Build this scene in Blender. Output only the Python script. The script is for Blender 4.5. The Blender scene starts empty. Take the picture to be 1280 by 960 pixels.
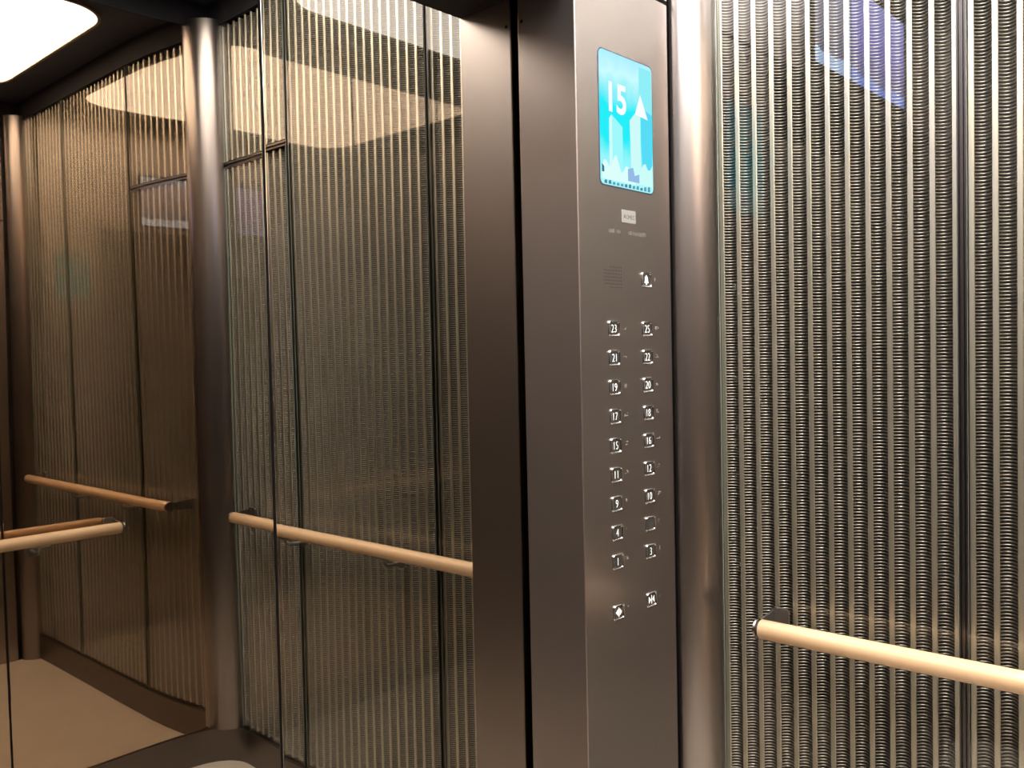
import bpy, bmesh, math, random
from mathutils import Vector, Matrix

random.seed(7)
S = bpy.context.scene
C = S.collection

# ------------------------------------------------------------------ camera, world, exposure
CAR_W, CAR_D, CAR_H = 1.855, 1.7135, 2.70        # car interior: X -1.855..0, Y -1.7135..0, Z 0..2.70
DOOR_Y = 0.1417                                   # face of the door leaves, behind the front returns
WALL_TOP = 2.61
HEAD_Z = 2.122                                    # top of the control panel, underside of the transom

cam_data = bpy.data.cameras.new('camera')
cam_data.sensor_fit = 'HORIZONTAL'
cam_data.sensor_width = 36.0
cam_data.lens = 36.0 * 1114.53 / 1280.0
cam_data.clip_start = 0.01
cam = bpy.data.objects.new('camera', cam_data)
C.objects.link(cam)
yaw, pitch, roll = 0.73613, -0.03244, -0.0215
fw = Vector((math.cos(yaw) * math.cos(pitch), math.sin(yaw) * math.cos(pitch), math.sin(pitch)))
rt = Vector((math.sin(yaw), -math.cos(yaw), 0.0))
up = rt.cross(fw)
r2 = math.cos(roll) * rt + math.sin(roll) * up
u2 = -math.sin(roll) * rt + math.cos(roll) * up
M = Matrix((r2, u2, -fw)).transposed().to_4x4()
M.translation = Vector((-1.6397, -0.9690, 1.4322))
cam.matrix_world = M
S.camera = cam

world = bpy.data.worlds.new('shaft')
S.world = world
world.use_nodes = True
world.node_tree.nodes['Background'].inputs[0].default_value = (0.0, 0.0, 0.0, 1)

S.view_settings.view_transform = 'Standard'
S.view_settings.look = 'None'
S.view_settings.gamma = 1.0
S.view_settings.use_curve_mapping = False
S.view_settings.exposure = 0.0
LIGHT_STRENGTH = 22.0                             # the ceiling panel, the car's one lamp
LIGHT_COLOR = (1.0, 0.975, 0.955)

cy = S.cycles
cy.max_bounces = 20
cy.glossy_bounces = 16
cy.diffuse_bounces = 5
cy.transmission_bounces = 8
cy.transparent_max_bounces = 48


# ------------------------------------------------------------------ materials
def new_mat(name):
    m = bpy.data.materials.new(name)
    m.use_nodes = True
    nt = m.node_tree
    return m, nt, nt.nodes.get('Principled BSDF'), nt.nodes.get('Material Output')


def simple(name, col, rough=0.5, metal=0.0, coat=0.0, emit=None, estr=0.0):
    m, nt, b, o = new_mat(name)
    b.inputs['Base Color'].default_value = (*col, 1)
    b.inputs['Roughness'].default_value = rough
    b.inputs['Metallic'].default_value = metal
    if coat:
        b.inputs['Coat Weight'].default_value = coat
        b.inputs['Coat Roughness'].default_value = 0.12
    if emit:
        b.inputs['Emission Color'].default_value = (*emit, 1)
        b.inputs['Emission Strength'].default_value = estr
    return m


def node(nt, kind, **kw):
    n = nt.nodes.new(kind)
    for k, v in kw.items():
        setattr(n, k, v)
    return n


def coords(nt, scale):
    tc = node(nt, 'ShaderNodeTexCoord')
    mp = node(nt, 'ShaderNodeMapping')
    mp.inputs['Scale'].default_value = scale
    nt.links.new(tc.outputs['Object'], mp.inputs['Vector'])
    return mp


def satin_metal(name, col, rough, var=0.05, scale=(900, 900, 4)):
    """Hairline-brushed metal: fine streaks in roughness and tone."""
    m, nt, b, o = new_mat(name)
    mp = coords(nt, scale)
    nz = node(nt, 'ShaderNodeTexNoise')
    nz.inputs['Scale'].default_value = 1.0
    nz.inputs['Detail'].default_value = 2.0
    nt.links.new(mp.outputs[0], nz.inputs['Vector'])
    mr = node(nt, 'ShaderNodeMapRange')
    mr.inputs['To Min'].default_value = rough - var
    mr.inputs['To Max'].default_value = rough + var
    nt.links.new(nz.outputs[0], mr.inputs['Value'])
    nt.links.new(mr.outputs[0], b.inputs['Roughness'])
    b.inputs['Base Color'].default_value = (*col, 1)
    b.inputs['Metallic'].default_value = 1.0
    return m


def mirror_metal(name, col, rough, wave):
    """Polished coated steel sheet with the faint waviness of thin plate."""
    m, nt, b, o = new_mat(name)
    b.inputs['Base Color'].default_value = (*col, 1)
    b.inputs['Metallic'].default_value = 1.0
    b.inputs['Roughness'].default_value = rough
    mp = coords(nt, (3.0, 3.0, 1.6))
    nz = node(nt, 'ShaderNodeTexNoise')
    nz.inputs['Scale'].default_value = 1.0
    nz.inputs['Detail'].default_value = 0.5
    nt.links.new(mp.outputs[0], nz.inputs['Vector'])
    bp = node(nt, 'ShaderNodeBump')
    bp.inputs['Strength'].default_value = 1.0
    bp.inputs['Distance'].default_value = wave
    nt.links.new(nz.outputs[0], bp.inputs['Height'])
    nt.links.new(bp.outputs[0], b.inputs['Normal'])
    return m


def glass_face():
    """Clear pane: mirror-like reflection that grows with the angle (both faces of the pane), the rest passes through."""
    m, nt, b, o = new_mat('glass_face')
    nt.nodes.remove(b)
    geo = node(nt, 'ShaderNodeNewGeometry')
    dot = node(nt, 'ShaderNodeVectorMath', operation='DOT_PRODUCT')
    nt.links.new(geo.outputs['Incoming'], dot.inputs[0])
    nt.links.new(geo.outputs['Normal'], dot.inputs[1])
    ab = node(nt, 'ShaderNodeMath', operation='ABSOLUTE')
    nt.links.new(dot.outputs['Value'], ab.inputs[0])
    om = node(nt, 'ShaderNodeMath', operation='SUBTRACT', use_clamp=True)
    om.inputs[0].default_value = 1.0
    nt.links.new(ab.outputs[0], om.inputs[1])
    pw = node(nt, 'ShaderNodeMath', operation='POWER')
    pw.inputs[1].default_value = 4.0
    nt.links.new(om.outputs[0], pw.inputs[0])
    mr = node(nt, 'ShaderNodeMapRange')
    mr.inputs['To Min'].default_value = GLASS_R0
    mr.inputs['To Max'].default_value = 1.0
    nt.links.new(pw.outputs[0], mr.inputs['Value'])
    tr = node(nt, 'ShaderNodeBsdfTransparent')
    tr.inputs[0].default_value = (0.97, 0.98, 0.965, 1)
    gl = node(nt, 'ShaderNodeBsdfGlossy')
    gl.inputs['Roughness'].default_value = 0.0
    mx = node(nt, 'ShaderNodeMixShader')
    nt.links.new(mr.outputs[0], mx.inputs[0])
    nt.links.new(tr.outputs[0], mx.inputs[1])
    nt.links.new(gl.outputs[0], mx.inputs[2])
    nt.links.new(mx.outputs[0], o.inputs['Surface'])
    return m


def clear_face():
    m, nt, b, o = new_mat('glass_back')
    nt.nodes.remove(b)
    tr = node(nt, 'ShaderNodeBsdfTransparent')
    nt.links.new(tr.outputs[0], o.inputs['Surface'])
    return m


def wood_mat():
    m, nt, b, o = new_mat('beech')
    mp = coords(nt, (60, 1.5, 60))
    nz = node(nt, 'ShaderNodeTexNoise')
    nz.inputs['Scale'].default_value = 1.5
    nz.inputs['Detail'].default_value = 5.0
    nt.links.new(mp.outputs[0], nz.inputs['Vector'])
    cr = node(nt, 'ShaderNodeValToRGB')
    cr.color_ramp.elements[0].position = 0.3
    cr.color_ramp.elements[0].color = (0.54, 0.345, 0.185, 1)
    cr.color_ramp.elements[1].position = 0.7
    cr.color_ramp.elements[1].color = (0.64, 0.44, 0.26, 1)
    nt.links.new(nz.outputs[0], cr.inputs[0])
    nt.links.new(cr.outputs[0], b.inputs['Base Color'])
    b.inputs['Roughness'].default_value = 0.38
    b.inputs['Coat Weight'].default_value = 0.4
    b.inputs['Coat Roughness'].default_value = 0.15
    return m


def floor_mat():
    m, nt, b, o = new_mat('cream_floor')
    mp = coords(nt, (5, 5, 5))
    nz = node(nt, 'ShaderNodeTexNoise')
    nz.inputs['Scale'].default_value = 1.0
    nz.inputs['Detail'].default_value = 6.0
    nt.links.new(mp.outputs[0], nz.inputs['Vector'])
    cr = node(nt, 'ShaderNodeValToRGB')
    cr.color_ramp.elements[0].position = 0.3
    cr.color_ramp.elements[0].color = (0.50, 0.43, 0.35, 1)
    cr.color_ramp.elements[1].position = 0.7
    cr.color_ramp.elements[1].color = (0.56, 0.49, 0.40, 1)
    nt.links.new(nz.outputs[0], cr.inputs[0])
    nt.links.new(cr.outputs[0], b.inputs['Base Color'])
    b.inputs['Roughness'].default_value = 0.35
    return m


def emit_mat(name, col, strength):
    m, nt, b, o = new_mat(name)
    nt.nodes.remove(b)
    e = node(nt, 'ShaderNodeEmission')
    e.inputs[0].default_value = (*col, 1)
    e.inputs[1].default_value = strength
    nt.links.new(e.outputs[0], o.inputs['Surface'])
    return m


def emit_ramp(name, stops, strength, axis=2, warp=0.0, stripe=0.0):
    """A lit picture: colours running along one axis of the object's own box (0..1), with soft cloudy variation."""
    m, nt, b, o = new_mat(name)
    nt.nodes.remove(b)
    tc = node(nt, 'ShaderNodeTexCoord')
    sx = node(nt, 'ShaderNodeSeparateXYZ')
    nt.links.new(tc.outputs['Generated'], sx.inputs[0])
    nz = node(nt, 'ShaderNodeTexNoise')
    nz.inputs['Scale'].default_value = 4.0
    nz.inputs['Detail'].default_value = 3.0
    nt.links.new(tc.outputs['Generated'], nz.inputs['Vector'])
    mm = node(nt, 'ShaderNodeMath', operation='MULTIPLY_ADD')
    mm.inputs[1].default_value = warp
    nt.links.new(nz.outputs[0], mm.inputs[0])
    nt.links.new(sx.outputs[axis], mm.inputs[2])
    sb = node(nt, 'ShaderNodeMath', operation='SUBTRACT')
    sb.inputs[1].default_value = warp * 0.5
    nt.links.new(mm.outputs[0], sb.inputs[0])
    cr = node(nt, 'ShaderNodeValToRGB')
    els = cr.color_ramp.elements
    while len(els) < len(stops):
        els.new(0.5)
    for e, (p, c) in zip(els, stops):
        e.position = p
        e.color = (*c, 1)
    nt.links.new(sb.outputs[0], cr.inputs[0])
    e = node(nt, 'ShaderNodeEmission')
    e.inputs[1].default_value = strength
    nt.links.new(cr.outputs[0], e.inputs[0])
    nt.links.new(e.outputs[0], o.inputs['Surface'])
    return m


GLASS_R0 = 0.065
MAT = dict(
    bronze=satin_metal('satin_bronze', (0.40, 0.358, 0.342), 0.345, 0.006),
    column=satin_metal('column_bronze', (0.30, 0.27, 0.255), 0.28, 0.006),
    dark_bronze=satin_metal('dark_bronze', (0.17, 0.145, 0.13), 0.38, 0.02),
    channel=satin_metal('channel_bronze', (0.15, 0.135, 0.128), 0.30),
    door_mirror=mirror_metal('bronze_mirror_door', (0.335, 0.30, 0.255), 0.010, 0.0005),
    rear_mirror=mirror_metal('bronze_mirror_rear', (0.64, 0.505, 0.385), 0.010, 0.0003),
    wire=satin_metal('champagne_wire', (0.33, 0.302, 0.252), 0.36, 0.02, (200, 200, 200)),
    bar=simple('champagne_bar', (0.62, 0.575, 0.475), 0.40, 1.0),
    backing=simple('backing_sheet', (0.025, 0.021, 0.018), 0.5, 0.3),
    glass=glass_face(),
    glass_back=clear_face(),
    glass_edge=simple('glass_edge', (0.27, 0.32, 0.285), 0.3),
    black=simple('black_void', (0.006, 0.006, 0.007), 0.7),
    ceiling=simple('ceiling_black', (0.04, 0.048, 0.075), 0.5),
    cornice=simple('cornice_black', (0.005, 0.0055, 0.008), 0.9),
    floor=floor_mat(),
    sill=simple('sill_aluminium', (0.45, 0.43, 0.41), 0.35, 1.0),
    wood=wood_mat(),
    steel=simple('polished_steel', (0.42, 0.41, 0.40), 0.19, 1.0),
    gunmetal=simple('gunmetal', (0.30, 0.29, 0.28), 0.33, 1.0),
    rubber=simple('black_rubber', (0.015, 0.015, 0.015), 0.6),
    key_face=simple('key_face', (0.10, 0.095, 0.09), 0.22, 0.6, 0.6),
    numeral=simple('numeral_white', (0.88, 0.87, 0.84), 0.4, 0.0, 0.0, (1, 0.97, 0.92), 0.35),
    dot=simple('braille_steel', (0.36, 0.32, 0.29), 0.35, 1.0),
    plate=simple('plate_silver', (0.34, 0.33, 0.31), 0.45, 0.4),
    plate_ink=simple('plate_ink', (0.08, 0.075, 0.07), 0.5),
    etched=simple('etched_grey', (0.15, 0.135, 0.125), 0.5, 0.3),
    diffuser=emit_mat('ceiling_diffuser', LIGHT_COLOR, LIGHT_STRENGTH),
    light_rim=simple('light_rim', (0.55, 0.47, 0.36), 0.35, 1.0),
)


# ------------------------------------------------------------------ mesh helpers
def link(name, bm, mats, parent=None, smooth=False, angle=None):
    me = bpy.data.meshes.new(name)
    bmesh.ops.recalc_face_normals(bm, faces=bm.faces[:]) if not getattr(bm, 'keep', False) else None
    bm.to_mesh(me)
    bm.free()
    for m in (mats if isinstance(mats, (list, tuple)) else [mats]):
        me.materials.append(m)
    if smooth:
        for p in me.polygons:
            p.use_smooth = True
        if angle:
            me.set_sharp_from_angle(angle=math.radians(angle))
    o = bpy.data.objects.new(name, me)
    C.objects.link(o)
    if parent is not None:
        o.parent = parent
    return o


def copy_of(src, parent, loc=(0, 0, 0), scale=None):
    o = src.copy()
    C.objects.link(o)
    o.parent = parent
    o.location = loc
    if scale:
        o.scale = scale
    return o


def tag(o, label=None, cat=None, group=None, kind=None):
    if label:
        o['label'] = label
    if cat:
        o['category'] = cat
    if group:
        o['group'] = group
    if kind:
        o['kind'] = kind
    return o


def thing(name, label, cat, loc=(0, 0, 0), group=None):
    o = bpy.data.objects.new(name, None)
    o.empty_display_size = 0.1
    C.objects.link(o)
    o.location = loc
    return tag(o, label, cat, group)


def box(bm, x0, x1, y0, y1, z0, z1, bevel=0.0, seg=2, mat=0):
    r = bmesh.ops.create_cube(bm, size=1.0)
    vs = r['verts']
    for v in vs:
        v.co = Vector(((x0 + x1) / 2 + v.co.x * (x1 - x0), (y0 + y1) / 2 + v.co.y * (y1 - y0), (z0 + z1) / 2 + v.co.z * (z1 - z0)))
    fs = {f for v in vs for f in v.link_faces}
    for f in fs:
        f.material_index = mat
    if bevel:
        es = {e for v in vs for e in v.link_edges}
        bmesh.ops.bevel(bm, geom=list(es), offset=bevel, segments=seg, affect='EDGES', profile=0.5)
    return bm


def bx(*a, **k):
    bm = bmesh.new()
    return box(bm, *a, **k)


def prism(bm, pts, z0, z1, axis='z', mat=0):
    """Extrude a closed 2D outline along an axis: (a, b) are x,y for z, x,z for y, y,z for x."""
    def P(a, b, t):
        return {'z': (a, b, t), 'y': (a, t, b), 'x': (t, a, b)}[axis]
    lo = [bm.verts.new(P(a, b, z0)) for a, b in pts]
    hi = [bm.verts.new(P(a, b, z1)) for a, b in pts]
    n = len(pts)
    fs = [bm.faces.new(lo[::-1]), bm.faces.new(hi)]
    for i in range(n):
        fs.append(bm.faces.new((lo[i], lo[(i + 1) % n], hi[(i + 1) % n], hi[i])))
    for f in fs:
        f.material_index = mat
    return bm


def tube(bm, path, rad, n=12, cap=True, mat=0):
    path = [Vector(p) for p in path]
    rings = []
    for i, p in enumerate(path):
        d = (path[min(i + 1, len(path) - 1)] - path[max(i - 1, 0)]).normalized()
        a = Vector((0, 0, 1)) if abs(d.z) < 0.9 else Vector((0, 1, 0))
        s = d.cross(a).normalized()
        t = s.cross(d).normalized()
        r = rad[i] if isinstance(rad, (list, tuple)) else rad
        rings.append([bm.verts.new(p + r * (math.cos(2 * math.pi * k / n) * s + math.sin(2 * math.pi * k / n) * t)) for k in range(n)])
    for a, b in zip(rings, rings[1:]):
        for k in range(n):
            bm.faces.new((a[k], a[(k + 1) % n], b[(k + 1) % n], b[k])).material_index = mat
    if cap:
        bm.faces.new(rings[0][::-1]).material_index = mat
        bm.faces.new(rings[-1]).material_index = mat
    return bm


def round_rect(x0, x1, y0, y1, r, n=6):
    pts = []
    for cx, cy_, a0 in ((x1 - r, y0 + r, -90), (x1 - r, y1 - r, 0), (x0 + r, y1 - r, 90), (x0 + r, y0 + r, 180)):
        for k in range(n + 1):
            a = math.radians(a0 + 90 * k / n)
            pts.append((cx + r * math.cos(a), cy_ + r * math.sin(a)))
    return pts


def text_mesh(name, body, size, width=1.0, shear=0.0, depth=0.0004, bold=0.0):
    """Flat lettering lying in the X-Z plane, facing -Y, centred on its own origin."""
    cu = bpy.data.curves.new(name, 'FONT')
    cu.body = body
    cu.size = size
    cu.align_x = 'CENTER'
    cu.align_y = 'CENTER'
    cu.shear = shear
    cu.extrude = depth
    cu.resolution_u = 4
    cu.offset = bold
    o = bpy.data.objects.new(name, cu)
    C.objects.link(o)
    bpy.context.view_layer.update()
    me = bpy.data.meshes.new_from_object(o.evaluated_get(bpy.context.evaluated_depsgraph_get()))
    bpy.data.objects.remove(o)
    bpy.data.curves.remove(cu)
    me.transform(Matrix.Diagonal((width, 1, 1, 1)))
    xs = [v.co.x for v in me.vertices]
    ys = [v.co.y for v in me.vertices]
    if xs:
        me.transform(Matrix.Translation((-(min(xs) + max(xs)) / 2, -(min(ys) + max(ys)) / 2, 0)))
    me.transform(Matrix.Rotation(math.radians(90), 4, 'X'))
    return me


def text_obj(name, body, size, mat, loc, parent, width=1.0, shear=0.0, depth=0.0004, bold=0.0):
    me = text_mesh(name, body, size, width, shear, depth, bold)
    me.materials.append(mat)
    o = bpy.data.objects.new(name, me)
    C.objects.link(o)
    o.parent = parent
    o.location = loc
    return o


# ------------------------------------------------------------------ floor, ceiling, sill
o = link('floor', bx(-CAR_W - 0.05, 0.05, -CAR_D - 0.05, 0.0, -0.05, 0.0), MAT['floor'])
tag(o, 'cream speckled elevator floor with rounded corners', kind='structure')
bm = bmesh.new()
for k in range(6):
    y = 0.004 + k * 0.028
    box(bm, -1.52, -0.335, y, y + 0.022, -0.05, -0.001, 0.002)
box(bm, -1.52, -0.335, 0.0, 0.19, -0.06, -0.008)
tag(link('trim_6', bm, MAT['sill']), 'grooved aluminium door sill', kind='structure')
o = link('ceiling', bx(-CAR_W - 0.06, 0.06, -CAR_D - 0.06, 0.19, CAR_H, CAR_H + 0.05), MAT['ceiling'])
tag(o, 'dark satin elevator ceiling', kind='structure')
bm = bmesh.new()
box(bm, -0.004, 0.05, -CAR_D, 0.0, WALL_TOP, CAR_H)
box(bm, -CAR_W - 0.05, -CAR_W + 0.004, -CAR_D, 0.0, WALL_TOP, CAR_H)
box(bm, -CAR_W - 0.05, 0.05, -CAR_D - 0.05, -CAR_D + 0.004, WALL_TOP, CAR_H)
tag(link('trim_5', bm, MAT['cornice']), 'dark cornice strip under the ceiling', kind='structure')

# ceiling light: a big rounded panel
LX0, LX1, LY0, LY1 = -1.68, -0.175, -1.46, -0.25
lamp = thing('ceiling_light', 'large glowing rounded white light panel in the dark ceiling', 'light', (-0.93, -0.857, CAR_H))
outer = round_rect(LX0 - 0.012, LX1 + 0.012, LY0 - 0.012, LY1 + 0.012, 0.172, 10)
inner = round_rect(LX0, LX1, LY0, LY1, 0.16, 10)
bm = bmesh.new()
n = len(inner)
lv = [[bm.verts.new((a + 0.93, b + 0.857, z)) for a, b in ring] for ring, z in ((outer, 0.0), (outer, -0.012), (inner, -0.012), (inner, 0.0))]
for a, b in zip(lv, lv[1:]):
    for i in range(n):
        bm.faces.new((a[i], a[(i + 1) % n], b[(i + 1) % n], b[i]))
link('rim', bm, MAT['light_rim'], lamp)
bm = bmesh.new()
prism(bm, [(a + 0.93, b + 0.857) for a, b in inner], -0.008, -0.001)
link('diffuser', bm, MAT['diffuser'], lamp)

# ------------------------------------------------------------------ ribbed mesh walls behind glass
PITCH = 0.0059
BAR_W = 0.0095


def wire_column_mesh(width, z0, z1):
    """A trough of fine horizontal wires bowed away from the car between two bars; local: depth +X, across Y, up Z."""
    n = int((z1 - z0 - 0.004) / PITCH)
    seg, rad = 6, 0.00175
    vs, fs = [], []
    for k in range(n):
        z = z0 + 0.004 + k * PITCH
        base = len(vs)
        for i in range(seg + 1):
            t = -1 + 2 * i / seg
            y = t * width / 2
            x = 0.0105 + 0.012 * (1 - t * t)
            for dx, dz in ((-rad, 0), (0, rad), (rad, 0), (0, -rad)):
                vs.append((x + dx, y, z + dz))
        for i in range(seg):
            a, b = base + i * 4, base + (i + 1) * 4
            for j in range(4):
                fs.append((a + j, b + j, b + (j + 1) % 4, a + (j + 1) % 4))
    me = bpy.data.meshes.new('wire_column')
    me.from_pydata(vs, [], fs)
    me.update()
    me.materials.append(MAT['wire'])
    for p in me.polygons:
        p.use_smooth = True
    return me


UNIT_W = 0.028
MESHES = {}


def column_mesh(z0, z1):
    key = (round(z0, 3), round(z1, 3))
    if key not in MESHES:
        MESHES[key] = wire_column_mesh(UNIT_W, z0, z1)
    return MESHES[key]


def mesh_panel(wall, y0, y1, z0, z1, side, label):
    """One framed panel: dark backing sheet (its own mesh), bars, wire columns and the glass pane in front.
    side +1: the car lies at -X of it (wall at X = 0); side -1: mirrored, wall at X = -CAR_W."""
    X = 0.0 if side > 0 else -CAR_W

    def sx(a, b):
        return (X + side * a, X + side * b) if side > 0 else (X + side * b, X + side * a)
    a, b = sx(0.032, 0.036)
    p = link('mesh_panel', bx(a, b, y0, y1, z0, z1), MAT['backing'], wall)
    p['label'] = label
    L = y1 - y0
    n = max(1, round((L - BAR_W) / 0.0374))
    per = (L - BAR_W) / n
    bar = None
    for i in range(n + 1):
        yc = y0 + BAR_W / 2 + i * per
        if bar is None:
            a, b = sx(0.0085, 0.0125)
            bm = bx(a, b, -BAR_W / 2, BAR_W / 2, z0 + 0.002, z1 - 0.002, 0.001, 1)
            bar = link('vertical_bar', bm, MAT['bar'], p)
            bar.location = (0, yc, 0)
        else:
            copy_of(bar, p, (0, yc, 0))
    me = column_mesh(z0, z1)
    for i in range(n):
        yc = y0 + BAR_W + (per - BAR_W) / 2 + i * per
        w = bpy.data.objects.new('wire_column', me)
        C.objects.link(w)
        w.parent = p
        w.location = (X, yc, 0)
        w.scale = (side, (per - BAR_W * 0.9) / UNIT_W, 1)
        w['kind'] = 'stuff'
    # the pane
    bm = bmesh.new()
    a, b = sx(0.0, 0.007)
    box(bm, a, b, y0, y1, z0, z1)
    bm.normal_update()
    for f in bm.faces:
        nx = f.normal.x * side
        f.material_index = 0 if nx < -0.5 else (1 if nx > 0.5 else 2)
    link('glass_pane', bm, [MAT['glass'], MAT['glass_back'], MAT['glass_edge']], p)
    return p


SEAM = 0.016


def joint_strip(wall, yc, z0, z1, side):
    """Dark bronze joint channel with two fine lips."""
    X = 0.0 if side > 0 else -CAR_W
    h = SEAM / 2
    prof = [(0.034, -h), (0.003, -h), (0.003, -h + 0.0022), (0.009, -h + 0.003), (0.009, -0.002), (0.005, -0.0012),
            (0.005, 0.0012), (0.009, 0.002), (0.009, h - 0.003), (0.003, h - 0.0022), (0.003, h), (0.034, h)]
    bm = bmesh.new()
    prism(bm, [(X + side * a, yc + b) for a, b in prof], z0, z1)
    return link('joint_strip', bm, MAT['channel'], wall)


def flat_joint(wall, zc, y0, y1, side):
    X = 0.0 if side > 0 else -CAR_W
    h = 0.010
    prof = [(0.034, -h), (0.002, -h), (0.002, -h + 0.004), (0.010, -h + 0.005), (0.010, 0.001), (0.003, 0.002), (0.003, h), (0.034, h)]
    bm = bmesh.new()
    prism(bm, [(X + side * a, zc + b) for a, b in prof], y0, y1, axis='y')
    return link('joint_strip', bm, MAT['channel'], wall)


SKIRT = 0.118
YA0, YA1, YB1, YC1 = -0.0579, -0.5186, -1.1682, -1.640
for side, nm in ((1, 'right'), (-1, 'left')):
    X = 0.0 if side > 0 else -CAR_W
    a, b = sorted((X + side * 0.037, X + side * 0.055))
    wall = link('wall_' + nm, bx(a, b, -CAR_D - 0.05, 0.0, 0.0, CAR_H), MAT['dark_bronze'])
    tag(wall, 'side wall of ribbed metal mesh behind clear glass' if side > 0 else 'opposite side wall of dark bronze sheets', kind='structure')
    h = SEAM / 2
    if side < 0:                                  # unseen wall behind the camera: plain bronze sheets, made dark to cut fill light
        for y0, y1 in ((YA1 + 0.003, YA0), (YB1 + 0.003, YA1 - 0.003), (YC1, YB1 - 0.003)):
            link('wall_panel', bx(-CAR_W - 0.037, -CAR_W, y0, y1, SKIRT, WALL_TOP, 0.0015), MAT['dark_bronze'], wall)
        continue
    mesh_panel(wall, YA1 + h, YA0, SKIRT, WALL_TOP, side, 'ribbed mesh panel beside the front column')
    mesh_panel(wall, YB1 + h, YA1 - h, SKIRT, WALL_TOP, side, 'wide middle ribbed mesh panel')
    mesh_panel(wall, YC1, YB1 - h, SKIRT, HEAD_Z - 0.010, side, 'lower ribbed mesh panel beside the rear column')
    mesh_panel(wall, YC1, YB1 - h, HEAD_Z + 0.010, WALL_TOP, side, 'short upper ribbed mesh panel beside the rear column')
    joint_strip(wall, YA1, SKIRT, WALL_TOP, side)
    joint_strip(wall, YB1, SKIRT, WALL_TOP, side)
    flat_joint(wall, HEAD_Z, YC1, YB1 - h, side)

# rear wall of bronze mirror
wall = link('wall_rear', bx(-CAR_W - 0.05, 0.05, -CAR_D - 0.05, -CAR_D - 0.010, 0.0, CAR_H), MAT['black'])
tag(wall, 'rear wall of dark bronze mirror panels', kind='structure')
for x0, x1 in ((-0.684, -0.02), (-1.165, -0.690), (-CAR_W + 0.02, -1.171)):
    link('mirror_panel', bx(x0, x1, -CAR_D - 0.008, -CAR_D, SKIRT, WALL_TOP, 0.001, 1), MAT['rear_mirror'], wall)


# corner columns, round-fronted
def column(n, cx, cy_, sx_, sy_, rx, ry, label):
    pts = [(cx, cy_)]
    K = 20
    for k in range(K + 1):
        a = math.radians(90 * k / K)
        pts.append((cx + sx_ * rx * math.cos(a), cy_ + sy_ * ry * math.sin(a)))
    bm = bmesh.new()
    prism(bm, pts, SKIRT if cy_ < -1 else 0.0, WALL_TOP + 0.02)
    o = link('trim_%d' % n, bm, MAT['column'], smooth=True, angle=40)
    tag(o, label, kind='structure')


column(1, 0.0, 0.004, -1, -1, 0.074, 0.064, 'round satin bronze corner column beside the control panel')
column(2, 0.0, -CAR_D, -1, 1, 0.075, 0.075, 'round satin bronze corner column between side and rear walls')
column(3, -CAR_W, -CAR_D, 1, 1, 0.075, 0.075, 'round satin bronze corner column at the far rear corner')
column(4, -CAR_W, 0.004, 1, -1, 0.074, 0.064, 'round satin bronze corner column at the other front corner')


# skirting with coved corners
def arc(cx, cy_, r, a0, a1, n=10):
    return [(cx + r * math.cos(math.radians(a0 + (a1 - a0) * k / n)), cy_ + r * math.sin(math.radians(a0 + (a1 - a0) * k / n))) for k in range(n + 1)]


OF, CR = 0.008, 0.115
xr, xl_, yb, yf = -OF, -CAR_W + OF, -CAR_D + OF, -0.012


def skirt(name, pts, label):
    bm = bmesh.new()
    prism(bm, pts, 0.0, SKIRT)
    bmesh.ops.bevel(bm, geom=[e for e in bm.edges if all(v.co.z > SKIRT - 1e-4 for v in e.verts)], offset=0.003, segments=2, affect='EDGES')
    tag(link(name, bm, MAT['dark_bronze'], smooth=True, angle=35), label, kind='structure')


skirt('baseboard_right', [(0.036, yb + CR), (0.036, yf), (xr, yf), (xr, yb + CR)], 'dark bronze skirting under the side mesh wall')
skirt('baseboard_left', [(-CAR_W - 0.036, yb + CR), (-CAR_W - 0.036, yf), (xl_, yf), (xl_, yb + CR)], 'dark bronze skirting under the opposite wall')
skirt('baseboard_rear', [(-CAR_W - 0.036, -CAR_D - 0.009), (0.036, -CAR_D - 0.009), (0.036, yb + CR)] + arc(xr - CR, yb + CR, CR, 0, -90) + arc(xl_ + CR, yb + CR, CR, 270, 180) + [(-CAR_W - 0.036, yb + CR)], 'dark bronze skirting under the mirror with coved corners')

# ------------------------------------------------------------------ front: transom, far return, doors
XL = -0.3874
XLM = -CAR_W - XL
wf = link('wall_front', bx(-CAR_W + 0.087, -0.087, 0.0, 0.185, HEAD_Z + 0.0075, CAR_H, 0.0008), MAT['bronze'])
tag(wf, 'satin bronze front wall above and beside the doors', kind='structure')
link('return_panel', bx(-CAR_W + 0.087, XLM, 0.0, 0.133, 0.0, HEAD_Z, 0.0018), MAT['bronze'], wf)
bm = bmesh.new()
box(bm, -0.090, 0.02, 0.012, 0.03, 0.0, CAR_H)
box(bm, -CAR_W - 0.02, -CAR_W + 0.09, 0.012, 0.03, 0.0, CAR_H)
box(bm, -0.38, -0.08, 0.03, 0.12, HEAD_Z + 0.001, HEAD_Z + 0.0075)
link('shadow_gap', bm, MAT['black'], wf)
link('door_soffit', bx(XLM + 0.0005, XL - 0.0005, 0.002, 0.139, 2.092, HEAD_Z + 0.012), MAT['rubber'], wf)  # black plate added above the view to shade the top of the door reveals

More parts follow.
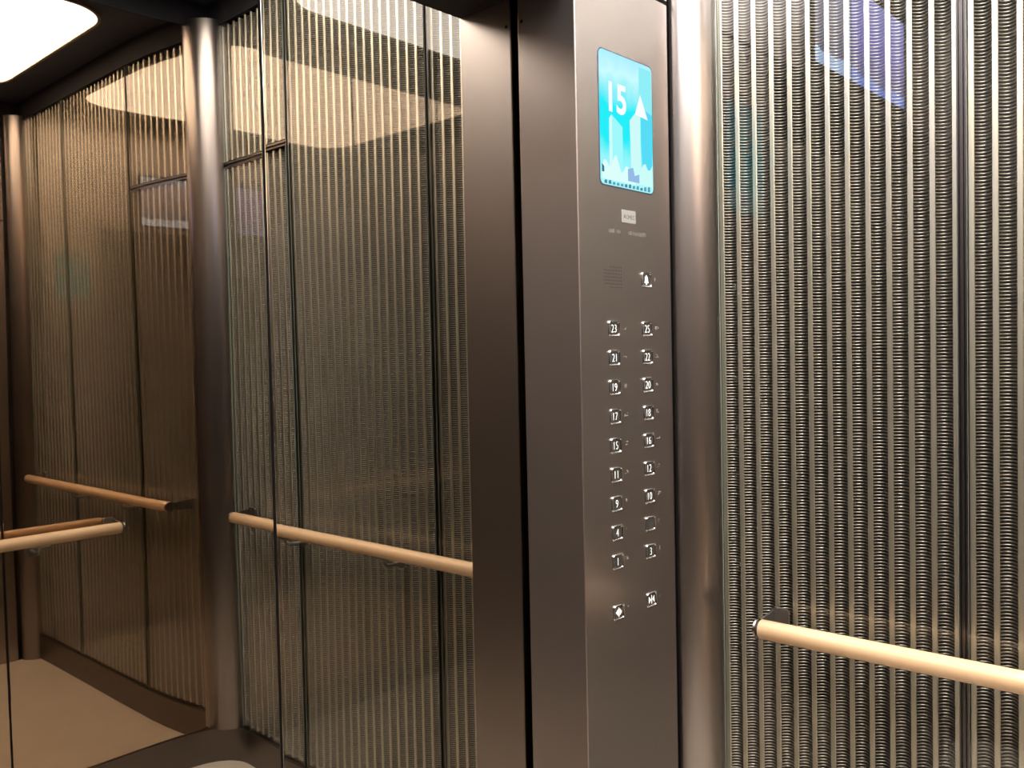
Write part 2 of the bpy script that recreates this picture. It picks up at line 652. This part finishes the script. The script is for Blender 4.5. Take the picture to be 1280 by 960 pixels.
GAPX = -0.9276
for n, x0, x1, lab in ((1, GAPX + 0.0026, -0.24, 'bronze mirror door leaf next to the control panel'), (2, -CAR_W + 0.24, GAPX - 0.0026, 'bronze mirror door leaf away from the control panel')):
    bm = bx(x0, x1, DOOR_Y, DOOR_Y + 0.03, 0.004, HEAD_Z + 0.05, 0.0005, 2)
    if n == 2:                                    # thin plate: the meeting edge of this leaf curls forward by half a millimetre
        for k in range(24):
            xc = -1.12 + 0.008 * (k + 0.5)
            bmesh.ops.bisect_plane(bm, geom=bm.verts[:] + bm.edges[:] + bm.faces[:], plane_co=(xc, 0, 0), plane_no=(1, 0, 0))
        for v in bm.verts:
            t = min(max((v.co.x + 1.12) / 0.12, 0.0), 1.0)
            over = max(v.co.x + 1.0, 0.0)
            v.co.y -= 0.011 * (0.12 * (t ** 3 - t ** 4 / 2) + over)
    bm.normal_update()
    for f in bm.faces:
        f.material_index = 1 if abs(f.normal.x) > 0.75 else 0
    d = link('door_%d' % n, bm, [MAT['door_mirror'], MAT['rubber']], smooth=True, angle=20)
    tag(d, lab, kind='structure')
    if n == 1:
        link('door_seal', bx(GAPX - 0.03, GAPX + 0.03, DOOR_Y + 0.032, DOOR_Y + 0.04, 0.004, HEAD_Z + 0.05), MAT['rubber'], d)

# ------------------------------------------------------------------ control panel
cop = thing('control_panel', 'tall satin bronze elevator control panel with lit screen and button rows', 'control panel', (-0.237, 0.0, 0.0))
OX = -0.237


def link_cop(name, bm, mat, parent=None, **k):
    o = link(name, bm, mat, parent or cop, **k)
    if parent is None:
        o.location.x = -OX
    return o


PX0, PX1 = XL, -0.087
link_cop('body', bx(PX0, PX1, 0.0, 0.133, 0.0, HEAD_Z, 0.0018), MAT['bronze'])
bm = bmesh.new()
tube(bm, [(PX0 - 0.0004, 0.1227, 2.045), (PX0 + 0.004, 0.1227, 2.045)], 0.0032, 12)
link_cop('screw_hole', bm, MAT['black'])

# the screen: bezel, glass picture and what it shows
SX0, SX1, SZ0, SZ1 = -0.3198, -0.1485, 1.7406, 1.9841
bm = bmesh.new()
prism(bm, round_rect(SX0 - 0.0025, SX1 + 0.0025, SZ0 - 0.0025, SZ1 + 0.0025, 0.012), -0.0008, 0.004, axis='y')
link_cop('screen_bezel', bm, simple('screen_bezel', (0.05, 0.06, 0.10), 0.25))
CY = (0.02, 0.86, 0.95)
bm = bmesh.new()
prism(bm, round_rect(SX0, SX1, SZ0, SZ1, 0.010), -0.0016, 0.002, axis='y')
screen = link_cop('screen', bm, emit_ramp('screen_sky', [(0.0, (0.45, 0.95, 0.95)), (0.22, (0.30, 0.92, 0.97)), (0.34, CY), (0.62, CY), (0.72, (0.25, 0.88, 0.95)), (0.85, (0.60, 0.98, 1.0)), (1.0, (0.42, 0.88, 1.0))], 1.0, 2, 0.25))


def spt(u, v):
    return (SX0 + (SX1 - SX0) * u, SZ0 + (SZ1 - SZ0) * v)


def scr(name, poly, col, depth=0.0):
    bm = bmesh.new()
    prism(bm, [spt(*q) for q in poly], -0.0018 - depth, -0.0012, axis='y')
    o = link(name, bm, emit_mat('screen_' + name, col, 1.0), screen)
    return o


scr('tower', [(0.18, 0.05), (0.41, 0.05), (0.41, 0.46), (0.22, 0.53), (0.18, 0.52)], (0.35, 0.95, 0.97))
scr('tower', [(0.16, 0.12), (0.215, 0.12), (0.215, 0.535), (0.165, 0.50)], (0.66, 0.97, 0.97), 0.00004)
scr('tower', [(0.57, 0.10), (0.76, 0.10), (0.76, 0.62), (0.66, 0.60), (0.55, 0.53)], (0.62, 0.96, 0.94), 0.00002)
scr('tower', [(0.78, 0.10), (0.985, 0.14), (0.985, 0.62), (0.78, 0.66)], (0.10, 0.72, 0.93), 0.00003)
scr('tower', [(0.80, 0.66), (0.985, 0.60), (0.985, 0.97), (0.74, 0.97), (0.74, 0.76)], (0.28, 0.86, 0.94), 0.00001)
cl = [(0.02, 0.04)] + [(0.02 + 0.62 * k / 14, 0.13 + 0.045 * math.sin(k * 1.35) + 0.07 * math.exp(-((k - 5.0) / 3.0) ** 2)) for k in range(15)] + [(0.64, 0.04)]
scr('cloud', cl, (0.72, 1.0, 0.97), 0.00008)
cl = [(0.62, 0.05)] + [(0.62 + 0.365 * k / 8, 0.20 + 0.03 * math.sin(k * 1.7)) for k in range(9)] + [(0.985, 0.05)]
scr('cloud', cl, (0.60, 0.98, 0.95), 0.00007)
scr('skyline', [(0.50, 0.06), (0.50, 0.15), (0.60, 0.17), (0.63, 0.11), (0.72, 0.13), (0.72, 0.06)], (0.30, 0.50, 0.78), 0.00010)
scr('skyline', [(0.02, 0.09), (0.02, 0.15), (0.06, 0.13), (0.06, 0.09)], (0.03, 0.18, 0.25), 0.00010)
for k in range(12):
    u = 0.06 + 0.075 * k
    hgt = 0.02 + 0.025 * random.random()
    scr('skyline', [(u, 0.008), (u + 0.05, 0.008), (u + 0.045, 0.008 + hgt), (u + 0.005, 0.008 + hgt * 0.8)], random.choice([(0.06, 0.25, 0.38), (0.65, 0.85, 0.9), (0.10, 0.35, 0.5)]), 0.00012)
white = emit_mat('screen_white', (0.95, 1.0, 1.0), 1.0)
text_obj('floor_number', '15', 0.074, white, (-0.2640, -0.0019, 1.9025), screen, 0.95, 0.0, 0.00005, 0.0022)
bm = bmesh.new()
prism(bm, [spt(0.655, 0.59), (spt(0.905, 0.545)[0], spt(0, 0.575)[1]), spt(0.76, 0.755)], -0.0021, -0.0013, axis='y')
link('up_arrow', bm, white, screen)

# nameplate and printed lines
np_ = link_cop('nameplate', bx(-0.2545, -0.2100, -0.0012, 0.001, 1.6760, 1.7000, 0.0006), MAT['plate'])
text_obj('lettering', 'OMEC', 0.0115, MAT['plate_ink'], (-0.2280, -0.00125, 1.6875), np_, 0.85, 0, 0.0001)
bm = bmesh.new()
prism(bm, [(-0.2500, 1.6845), (-0.2478, 1.6845), (-0.2462, 1.6885), (-0.2446, 1.6845), (-0.2424, 1.6845), (-0.2462, 1.6925)], -0.0014, -0.001, axis='y')
link('emblem', bm, MAT['plate_ink'], np_)
bm = bmesh.new()
for x0, x1 in ((-0.2965, -0.277), (-0.271, -0.2585), (-0.2325, -0.222), (-0.219, -0.172)):
    k = 0
    x = x0
    while x < x1 - 0.0015:
        w = 0.0012 + 0.0018 * random.random()
        box(bm, x, min(x + w, x1), -0.0003, 0.0005, 1.6535 + 0.002 * random.random(), 1.6605 + 0.002 * random.random())
        x += w + 0.0012
        k += 1
tag(link_cop('engraved_line', bm, MAT['etched']), kind='stuff')

# speaker holes
bm = bmesh.new()
for i in range(10):
    for j in range(7):
        x = -0.3120 + i * 0.0058
        z = 1.5535 + j * 0.0062
        if i < 3 and j in (0, 6):
            continue
        tube(bm, [(x, -0.0002, z), (x, 0.002, z)], 0.0011, 6)
tag(link_cop('speaker_hole', bm, MAT['black'], None), kind='stuff')

# buttons
BW, BH = 0.0345, 0.0305


def bezel_mesh():
    """Raised rounded polished frame, dished towards the key."""
    prof = [(0.0000, 0.0005), (0.0002, -0.0022), (0.0012, -0.0034), (0.0026, -0.0030), (0.0040, -0.0012), (0.0042, 0.0)]
    bm = bmesh.new()
    rings = []
    for inset, y in prof:
        rings.append([bm.verts.new((a, y, b)) for a, b in round_rect(-BW / 2 + inset, BW / 2 - inset, -BH / 2 + inset, BH / 2 - inset, max(0.0065 - inset, 0.002), 5)])
    n = len(rings[0])
    for a, b in zip(rings, rings[1:]):
        for i in range(n):
            bm.faces.new((a[i], a[(i + 1) % n], b[(i + 1) % n], b[i]))
    return bm


def face_mesh():
    bm = bmesh.new()
    prism(bm, round_rect(-BW / 2 + 0.0041, BW / 2 - 0.0041, -BH / 2 + 0.0041, BH / 2 - 0.0041, 0.003, 4), -0.0010, 0.001, axis='y')
    return bm


def icon(polys):
    bm = bmesh.new()
    for p in polys:
        prism(bm, p, -0.0014, -0.0008, axis='y')
    return bm


first = {}
rowz = [1.4772 - 0.0543 * k for k in range(9)]
LEFT = ['23', '21', '19', '17', '15', '11', '9', '4', '1']
RIGHT = ['25', '22', '20', '18', '16', '12', '10', '', '3']
keys = [(-0.2873, z, t) for z, t in zip(rowz, LEFT)] + [(-0.1770, z, t) for z, t in zip(rowz, RIGHT)]
keys += [(-0.2873, 0.9476, 'open'), (-0.1770, 0.9476, 'close'), (-0.1770, 1.5721, 'alarm')]
tri = lambda x, s, h: [(x, -h), (x + s, 0), (x, h)] if s > 0 else [(x, -h), (x, h), (x + s, 0)]
bar_ = [(-0.0008, -0.0085), (0.0008, -0.0085), (0.0008, 0.0085), (-0.0008, 0.0085)]
ICONS = {
    'open': [bar_, tri(0.0028, 0.0065, 0.0065), tri(-0.0028, -0.0065, 0.0065)],
    'close': [bar_, tri(0.0092, -0.0065, 0.0065), tri(-0.0092, 0.0065, 0.0065)],
    'alarm': [[(-0.0065, -0.006), (0.0065, -0.006), (0.0065, -0.0045), (0.0050, -0.0030), (0.0044, 0.0035), (0.0028, 0.0066), (0.0008, 0.0078),
               (0.0008, 0.0092), (-0.0008, 0.0092), (-0.0008, 0.0078), (-0.0028, 0.0066), (-0.0044, 0.0035), (-0.0050, -0.0030), (-0.0065, -0.0045)],
              [(-0.002, -0.0088), (0.002, -0.0088), (0.002, -0.0066), (-0.002, -0.0066)]],
}
dots = {}
for x, z, t in keys:
    if not first:
        b = link('button', face_mesh(), MAT['key_face'], cop)
        bz = link('button_rim', bezel_mesh(), MAT['steel'], b, smooth=True, angle=60)
        first['b'], first['z'] = b, bz
    else:
        b = copy_of(first['b'], cop)
        copy_of(first['z'], b)
    b.location = (x - OX, 0, z)
    if t in ICONS:
        b['label'] = {'open': 'door open button with arrows apart', 'close': 'door close button with arrows together', 'alarm': 'alarm button with white bell'}[t]
        link('symbol', icon(ICONS[t]), MAT['numeral'], b)
    elif t:
        text_obj('numeral', t, 0.0215, MAT['numeral'], (0.0, -0.0012, 0.0), b, 0.84, 0, 0.0003, -0.00055)
    # raised dots beside the key
    bm = bmesh.new()
    rnd = random.Random(t or 'blank')
    for cell in range(2 if len(t) == 2 else 1):
        for i in range(2):
            for j in range(3):
                if rnd.random() < 0.5:
                    tube(bm, [(i * 0.0026 + cell * 0.0065, 0.0002, -j * 0.0026), (i * 0.0026 + cell * 0.0065, -0.0008, -j * 0.0026)], [0.0009, 0.0006], 6)
    if not bm.verts:
        tube(bm, [(0, 0.0002, 0), (0, -0.0008, 0)], [0.0009, 0.0006], 6)
    o = link('braille', bm, MAT['dot'], cop)
    o.location = (x - OX + 0.031, 0, z + 0.004)
    o['kind'] = 'stuff'

# ------------------------------------------------------------------ display over the door
disp = thing('display_screen', 'wide lit advertising screen with two pictures above the doors', 'screen', (GAPX, 0.0, 2.312))
DX0, DX1, DZ0, DZ1 = -1.255 - GAPX, -0.600 - GAPX, -0.145, 0.115
link('casing', bx(DX0 - 0.012, DX1 + 0.012, -0.010, 0.0, DZ0 - 0.012, DZ1 + 0.012, 0.003), MAT['rubber'], disp)
bm = bx(0.100, DX1, -0.0115, -0.009, DZ0, DZ1)
p1 = link('picture', bm, emit_ramp('ad_pale', [(0.0, (0.50, 0.68, 1.0)), (0.14, (0.55, 0.72, 1.0)), (0.16, (0.18, 0.18, 0.26)), (0.5, (0.34, 0.33, 0.40)), (0.8, (0.45, 0.45, 0.55)), (1.0, (0.45, 0.65, 0.95))], 10.0, 2, 0.10), disp)
p1['label'] = 'pale picture with white lower border'
bm = bx(0.100, 0.125, -0.0119, -0.011, DZ0, DZ1)
link('picture_border', bm, emit_mat('ad_border', (0.60, 0.78, 1.0), 10.0), p1)
bm = bx(DX0, 0.088, -0.0115, -0.009, DZ0, DZ1)
p2 = link('picture', bm, emit_ramp('ad_violet', [(0.0, (0.30, 0.40, 1.0)), (0.12, (0.35, 0.45, 1.0)), (0.15, (0.25, 0.24, 0.45)), (0.55, (0.40, 0.36, 0.85)), (1.0, (0.50, 0.50, 1.0))], 8.0, 2, 0.25), disp)
p2['label'] = 'violet blue picture'


# ------------------------------------------------------------------ handrails
def handrail(name, label, length, brackets, loc, rotz):
    """Local: rail along Y from 0 to -length at z 0, wall plane at x = +0.0708."""
    t = thing(name, label, 'handrail', loc)
    t.rotation_euler = (0, 0, rotz)
    tag(t, group='wooden handrails of the car')
    R = 0.0188
    G = 0.0708
    bm = bmesh.new()
    ys = [0.0, -0.002] + [-0.002 - (length - 0.004) * k / 8 for k in range(1, 9)] + [-length]
    tube(bm, [(0, y, 0) for y in ys], [R - 0.0015] + [R] * (len(ys) - 2) + [R - 0.0015], 32)
    link('rail', bm, MAT['wood'], t, smooth=True, angle=40)
    for y, s in ((0.0, 1), (-length, -1)):
        bm = bmesh.new()
        tube(bm, [(0, y, 0), (0, y + s * 0.004, 0)], R - 0.003, 24)
        link('gasket', bm, MAT['rubber'], t, smooth=True, angle=40)
        bm = bmesh.new()
        tube(bm, [(0, y + s * 0.004, 0), (0, y + s * 0.0045, 0), (0, y + s * 0.0085, 0), (0, y + s * 0.0095, 0)], [R - 0.001, R, R, R - 0.003], 32)
        link('end_cap', bm, MAT['steel'], t, smooth=True, angle=40)
        # flat arm back to the wall plate
        bm = bmesh.new()
        a, b = sorted((y + s * 0.0035, y + s * 0.0080))
        prism(bm, [(0.004, -0.013), (G - 0.006, -0.016), (G - 0.006, 0.020), (G - 0.016, 0.020), (0.004, 0.014)], a, b, axis='y')
        br = link('end_bracket', bm, MAT['gunmetal'], t)
        a, b = sorted((y + s * 0.010, y - s * 0.026))
        bm = bmesh.new()
        prism(bm, round_rect(a, b, -0.020, 0.026, 0.006, 4), G - 0.007, G, axis='x')
        link('wall_plate', bm, MAT['gunmetal'], br)
    for yb_ in brackets:
        bm = bmesh.new()
        path = [(G, yb_, -0.040), (0.040, yb_, -0.044)] + [(0.018 * (1 - math.sin(math.radians(a))) + 0.0, yb_, -0.044 + 0.020 * (1 - math.cos(math.radians(a)))) for a in (20, 45, 70, 90)] + [(0.0, yb_, -0.017)]
        tube(bm, path, 0.0058, 12)
        br = link('under_bracket', bm, MAT['gunmetal'], t, smooth=True, angle=50)
        bm = bmesh.new()
        tube(bm, [(G - 0.006, yb_, -0.040), (G, yb_, -0.040)], 0.019, 20)
        link('wall_plate', bm, MAT['gunmetal'], br, smooth=True, angle=40)
        link('saddle', bx(-0.010, 0.010, yb_ - 0.030, yb_ + 0.030, -0.0225, -0.0165, 0.002), MAT['gunmetal'], br)
    return t


handrail('handrail', 'pale wooden handrail on the ribbed mesh and glass wall', 1.520 - 0.178, [-(0.6655 - 0.178), -(1.139 - 0.178)], (-0.0708, -0.178, 0.8968), 0.0)
handrail('handrail', 'pale wooden handrail along the bronze mirror rear wall', 1.493 - 0.362, [-(0.609 - 0.362), -(1.246 - 0.362)], (-0.362, -CAR_D + 0.0708, 0.8968), -math.pi / 2)
